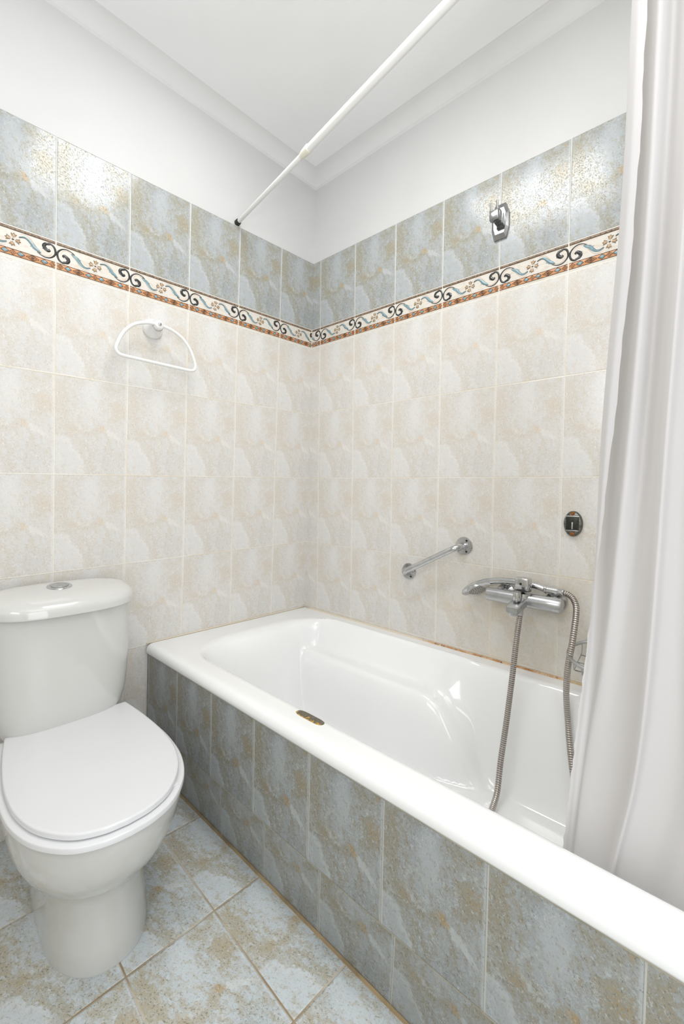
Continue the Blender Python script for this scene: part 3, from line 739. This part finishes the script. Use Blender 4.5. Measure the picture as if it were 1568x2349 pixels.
def curtain_mat():
    m, n, b = new_mat('white_curtain_fabric')
    tc = n.add('ShaderNodeTexCoord').outputs['Object']
    b.inputs['Base Color'].default_value = rgb(222, 221, 223); b.inputs['Roughness'].default_value = 0.6
    b.inputs['Specular IOR Level'].default_value = 0.25
    bn = n.add('ShaderNodeBump'); bn.inputs['Strength'].default_value = 0.12; bn.inputs['Distance'].default_value = 0.001
    n.put(bn.inputs['Height'], n.noise(tc, 22, 3)); n.put(b.inputs['Normal'], bn.outputs[0])
    tr_ = n.add('ShaderNodeBsdfTranslucent'); tr_.inputs[0].default_value = rgb(226, 222, 216)
    mx = n.add('ShaderNodeMixShader'); mx.inputs[0].default_value = 0.35
    n.t.links.new(b.outputs[0], mx.inputs[1]); n.t.links.new(tr_.outputs[0], mx.inputs[2])
    n.t.links.new(mx.outputs[0], n.t.nodes['Material Output'].inputs[0]); return m
cur = obj('shower_curtain', curtain(), curtain_mat(), origin=(RX(1.6), -1.6, RODZ))
tag(cur, 'plain white shower curtain gathered in pleats at the right, hanging inside the tub', 'curtain')

# ------------------------------------------------------------------ fittings on the right wall
OUT = -NRM; UP = Vector((0, 0, 1))
def P3(d, off, z): return BW(d, z, off)
# grab bar
gb = empty('grab_bar', P3(.745, 0, .872), 'short slanted chrome grab bar on the right wall above the tub', 'grab bar')
ends = [(.8685, .9377), (.624, .8065)]
for d, z in ends:
    bm = bmesh.new(); lathe(bm, P3(d, 0, z), OUT, [(.034, 0), (.034, .003), (.0325, .005), (.016, .0058), (.0145, .008)])
    fo = obj('flange', bm, M_CHROME, gb, angle=35)
    for a in (60, 180, 300):
        bm = bmesh.new(); q = P3(d+.024*math.cos(math.radians(a)), .0045, z+.024*math.sin(math.radians(a))); lathe(bm, q, OUT, [(.0042, 0), (.0042, .0018), (.003, .0026)], 12)
        obj('screw', bm, M_DARK, fo, angle=35)
d1, z1 = ends[0]; d2, z2 = ends[1]
dd, dz = (d2-d1), (z2-z1); ll = math.hypot(dd, dz); ux, uz = dd/ll, dz/ll
path = [(d1, .004, z1), (d1, .026, z1), (d1+ux*.004, .041, z1+uz*.004), (d1+ux*.016, .052, z1+uz*.016), (d1+ux*.034, .056, z1+uz*.034)]
path += [(d1+dd*t, .056, z1+dz*t) for t in (.3, .5, .7)]
path += [(d2-ux*.034, .056, z2-uz*.034), (d2-ux*.016, .052, z2-uz*.016), (d2-ux*.004, .041, z2-uz*.004), (d2, .026, z2), (d2, .004, z2)]
bm = bmesh.new(); tube(bm, spline([P3(*p) for p in path], 7), .0115, 20); obj('bar', bm, M_CHROME, gb)

# shower hook high on the blue tiles
hk = empty('shower_holder', P3(.981, 0, 2.10), 'faceted chrome hand-shower holder high on the blue tiles of the right wall', 'shower holder')
bm = bmesh.new()
def octp(off, s, zc=2.103):
    w_, h_ = .030*s, .0605*s
    pts = [(-w_*.62, h_), (w_*.62, h_), (w_, h_*.45), (w_, -h_*.45), (w_*.72, -h_), (-w_*.72, -h_), (-w_, -h_*.45), (-w_, h_*.45)]
    return [P3(.981+x, off, zc+y) for x, y in pts]
loft(bm, [octp(0, 1), octp(.007, 1), octp(.013, .72)]); obj('back_plate', bm, M_HOOK, hk, smooth=False)
bm = bmesh.new(); fbox(bm, P3(.979, .024, 2.112), G, UP, OUT, .013, .020, .014, .003)
fbox(bm, P3(.976, .044, 2.108), G, UP, OUT, .016, .017, .009, .003); obj('clamp_block', bm, M_HOOK, hk, angle=40)
for s in (-1, 1):
    bm = bmesh.new(); tube(bm, [P3(.976+s*.0115, .047, 2.118), P3(.976+s*.0115, .053, 2.152)], [.0042, .0036], 12); obj('prong', bm, M_CHROME, hk, angle=40)

# empty soap-dish bracket
sb = empty('soap_dish_bracket', P3(1.243, 0, 1.046), 'oval tarnished chrome bracket with rusty screws, left of the curtain', 'bracket')
def ov(off, a, b, c=(1.243, 1.046), n=40): return [P3(c[0]+a*math.cos(2*PI*i/n), off, c[1]+b*math.sin(2*PI*i/n)) for i in range(n)]
bm = bmesh.new(); loft(bm, [ov(0, .0275, .041), ov(.007, .0275, .041), ov(.0115, .024, .0375), ov(.013, .018, .031)]); pl = obj('plate', bm, M_WORN, sb, angle=30)
bm = bmesh.new(); fbox(bm, P3(1.2425, .0138, 1.047), G, UP, OUT, .0185, .0205, .0012, .001); obj('recess', bm, M_DARK, sb, angle=30)['label'] = 'dark recess of the bracket'
bm = bmesh.new(); fbox(bm, P3(1.2425, .0150, 1.070), G, UP, OUT, .0195, .0016, .0012, .0006); fbox(bm, P3(1.2425, .0150, 1.0245), G, UP, OUT, .0180, .0012, .0010, .0005)
fbox(bm, P3(1.2425, .0155, 1.040), G, UP, OUT, .0022, .011, .0014, .0008); obj('catch', bm, M_CHROME, sb, angle=30)
for z in (1.0795, 1.0135):
    bm = bmesh.new(); lathe(bm, P3(1.2425, .0118, z), OUT, [(.0062, 0), (.0062, .0016), (.004, .0026), (.001, .003)], 18); obj('screw', bm, M_RUST, sb, angle=30)

# wire soap basket half hidden by the curtain
wb = empty('soap_basket', P3(1.345, 0, .65), 'chrome wire soap basket on the right wall, half behind the curtain', 'basket')
BC = (1.362, .090, .664)
def bp(t, s, dz, tilt=.30): 
    o = .078*s*math.sin(t); return P3(BC[0]+.100*s*math.cos(t), BC[1]+o, BC[2]+dz-tilt*o)
bm = bmesh.new(); tube(bm, [bp(2*PI*i/48, 1, 0) for i in range(48)], .0052, 10, close=True); obj('rim', bm, M_SATIN, wb)
bm = bmesh.new()
for k in (-.75, -.5, -.25, 0, .25, .5, .75):
    o_ = .92*math.sqrt(1-k*k); x_ = BC[0]+.100*k
    def q_(o, dz): return P3(x_, BC[1]+.078*o, BC[2]+dz-.30*.078*o)
    tube(bm, spline([q_(-o_, 0), q_(-o_, -.022), q_(-o_*.85, -.030), q_(0, -.031), q_(o_*.85, -.030), q_(o_, -.022), q_(o_, 0)], 4), .0016, 8)
for k in (-.5, 0, .5):
    tube(bm, [P3(BC[0]-.085*math.sqrt(1-k*k), BC[1]+.078*k, BC[2]-.033-.30*.078*k), P3(BC[0]+.085*math.sqrt(1-k*k), BC[1]+.078*k, BC[2]-.033-.30*.078*k)], .0016, 8)
obj('wire_tray', bm, M_SATIN, wb)
bm = bmesh.new(); lathe(bm, P3(1.345, 0, .668), OUT, [(.022, 0), (.022, .004), (.012, .006), (.010, .014)], 24); obj('wall_plate', bm, M_CHROME, wb, angle=35)

# bath and shower mixer
mx = empty('bath_mixer', P3(1.114, 0, .787), 'chrome wall-mounted bath and shower mixer tap above the tub rim', 'tap')
MO, MZ = .068, .787
bm = bmesh.new(); xs = [(.9935, .0205), (.9945, .0225), (1.04, .0232), (1.115, .0240), (1.19, .0242), (1.2300, .0245), (1.2335, .0225)]
tube(bm, [P3(d, MO, MZ+.0) for d, r in xs], [r for d, r in xs], 36); obj('body', bm, M_SATIN, mx, angle=35)
for d in (1.035, 1.200):
    bm = bmesh.new(); lathe(bm, P3(d, 0, MZ), OUT, [(.035, 0), (.035, .004), (.032, .010), (.022, .014), (.0165, .018), (.0165, MO)], 36); obj('wall_flange', bm, M_CHROME, mx, angle=40)
bm = bmesh.new(); lathe(bm, P3(1.115, MO+.004, MZ-.008), UP, [(.024, 0), (.0255, .010), (.026, .0315), (.0258, .0325)], 36); obj('valve_housing', bm, M_CHROME, mx, angle=35)
bm = bmesh.new(); lathe(bm, P3(1.115, MO+.004, MZ+.0325), UP, [(.0248, 0), (.0248, .003)], 36); obj('dark_gap_ring', bm, M_BLACK, mx, angle=35)
bm = bmesh.new()
def kn(z, s): 
    out = []
    for i in range(48):
        t = 2*PI*i/48; x, y = .0262*s*math.cos(t), .0262*s*math.sin(t)
        if y > .017*s: y = .017*s+(y-.017*s)*.25
        out.append(P3(1.115+x, MO+.004+y, MZ+z))
    return out
loft(bm, [kn(.035, .98), kn(.036, 1), kn(.070, 1.0), kn(.0725, .975), kn(.0735, .93)]); hnd = obj('control_knob', bm, M_CHROME, mx, angle=35)
bm = bmesh.new(); lathe(bm, P3(1.113, MO+.022, MZ+.056), OUT, [(.0040, 0), (.0040, .0018), (.0020, .0020)], 14); obj('temperature_dot', bm, M_DARK, hnd, angle=35)
# spout: flat tongue reaching out over the tub
bm = bmesh.new()
def sp(off, hw, zt, zb, r=.006):
    pts = []
    for cx, cz, a0 in ((hw-r, zt-r, 0), (-hw+r, zt-r, 90), (-hw+r, zb+r, 180), (hw-r, zb+r, 270)):
        for k in range(5): a = math.radians(a0+k*22.5); pts.append(P3(1.115+cx+r*math.cos(a), off, MZ+cz+r*math.sin(a)))
    return pts
loft(bm, [sp(.060, .0185, .012, -.020), sp(.090, .0185, .010, -.020), sp(.120, .0200, .006, -.023), sp(.150, .0210, .001, -.026), sp(.166, .0205, -.003, -.027), sp(.172, .0175, -.007, -.024, .005)])
obj('spout', bm, M_SATIN, mx, angle=40)
bm = bmesh.new(); lathe(bm, P3(1.113, .152, MZ-.036), UP, [(.0125, 0), (.0135, .002), (.0135, .012)], 24); obj('aerator', bm, M_CHROME, mx, angle=40)
bm = bmesh.new(); lathe(bm, P3(1.115, .128, MZ+.003), UP, [(.0045, 0), (.0045, .004), (.0120, .006), (.0125, .008), (.0125, .030), (.0118, .0325), (.006, .0315)], 28); obj('diverter_knob', bm, M_CHROME, mx, angle=35)
bm = bmesh.new(); lathe(bm, P3(1.124, .122, MZ-.038), UP, [(.0085, 0), (.0098, .002), (.0098, .016)], 20); obj('hose_outlet', bm, M_CHROME, mx, angle=35)
bm = bmesh.new(); fbox(bm, P3(1.105, .046, MZ+.024), G, UP, OUT, .010, .012, .012, .003); obj('cradle', bm, M_CHROME, mx, angle=35)

# hand shower resting across the mixer
hs = empty('hand_shower', P3(1.05, .09, .842), 'chrome hand shower lying across the top of the bath mixer', 'shower head')
PH = math.radians(27); HO = .036
wv = OUT*math.cos(PH)+UP*math.sin(PH)
st = [(1.176, .826, .0098, .0098), (1.154, .831, .0105, .0105), (1.114, .835, .0115, .011), (1.074, .836, .0125, .0115), (1.034, .833, .0145, .012), (1.004, .827, .018, .0125), (.979, .819, .024, .013), (.956, .808, .0300, .0135), (.934, .796, .0330, .0135), (.914, .782, .0305, .0120), (.899, .770, .0235, .0095), (.891, .762, .0140, .0060), (.889, .760, .004, .002)]
rings = []
for i, (d, z, a, b) in enumerate(st):
    c = P3(d, HO, z); nx = st[min(i+1, len(st)-1)]; pv = st[max(i-1, 0)]
    t = (P3(nx[0], HO, nx[1])-P3(pv[0], HO, pv[1])).normalized(); wa = (wv-t*wv.dot(t)).normalized(); wb_ = t.cross(wa)
    rings.append([c+wa*a*math.cos(2*PI*k/28)+wb_*b*math.sin(2*PI*k/28) for k in range(28)])
bm = bmesh.new(); loft(bm, rings); obj('handle', bm, M_CHROME, hs, angle=60)
t = (P3(.969, HO, .814)-P3(.899, HO, .770)).normalized(); wa = (wv-t*wv.dot(t)).normalized(); nf = t.cross(wa)
if nf.z > 0: nf = -nf
fc = P3(.935, HO, .795)+nf*.0075
bm = bmesh.new(); lathe(bm, fc, nf, [(.034, -.004), (.0335, .004), (.030, .0075), (.004, .0078)], 40, sx=1.0, sy=1.0, ref=t)
sf = obj('spray_face', bm, M_SATIN, hs, angle=40)
bm = bmesh.new()
for r_, k_ in ((.007, 5), (.014, 10), (.0205, 15), (.0265, 20)):
    for i in range(k_):
        a = 2*PI*i/k_; lathe(bm, fc+nf*.0074+(t*math.cos(a)+wa*math.sin(a))*r_, nf, [(.0014, 0), (.0012, .0012)], 6)
nz = obj('nozzles', bm, M_GREYP, sf, smooth=False); nz['kind'] = 'stuff'
bm = bmesh.new(); pp = [(1.186, .0105), (1.189, .0135), (1.193, .0135), (1.195, .0108), (1.222, .0112), (1.238, .0112), (1.240, .0125), (1.244, .0125), (1.246, .0095)]
tube(bm, [P3(d-.016, HO, .8265-(d-1.19)*.05) for d, r in pp], [r for d, r in pp], 20); obj('hose_nut', bm, M_CHROME, hs, angle=35)

# ribbed metal hose: down into the tub and back up to the spout
hp = [(1.226, HO, .824), (1.244, HO+.004, .822), (1.263, .054, .810), (1.276, .078, .782), (1.276, .112, .70), (1.268, .122, .62), (1.2655, .122, .54), (1.273, .125, .46), (1.283, .140, .40), (1.300, .165, .33), (1.325, .20, .26), (1.352, .26, .21),
      (1.37, .36, .190), (1.34, .46, .189), (1.26, .50, .189), (1.18, .46, .189), (1.13, .37, .190), (1.116, .29, .198), (1.112, .245, .225), (1.106, .207, .30), (1.1095, .178, .41), (1.116, .155, .55), (1.121, .140, .67), (1.1235, .126, .735), (1.124, .122, .752)]
raw = spline([P3(*p) for p in hp], 24)
acc = [0.0]
for a, b in zip(raw, raw[1:]): acc.append(acc[-1]+(b-a).length)
Ltot = acc[-1]; pitch = .0064; nseg = int(Ltot/pitch)*4; pts = []; rads = []; j = 0
for i in range(nseg+1):
    s = Ltot*i/nseg
    while j < len(acc)-2 and acc[j+1] < s: j += 1
    f = (s-acc[j])/max(acc[j+1]-acc[j], 1e-9); pts.append(raw[j].lerp(raw[j+1], f)); rads.append((.0080, .0090, .0092, .0090)[i % 4])
bm = bmesh.new(); tube(bm, pts, rads, 12)
bm.faces.ensure_lookup_table()
for k_, f_ in enumerate(bm.faces):
    if (k_//12) % 4 == 3: f_.material_index = 1
ho = obj('shower_hose', bm, [M_HOSE, M_GROOVE], origin=P3(1.2, .3, .19))
tag(ho, 'ribbed grey metal shower hose looping from the hand shower down into the tub', 'hose')
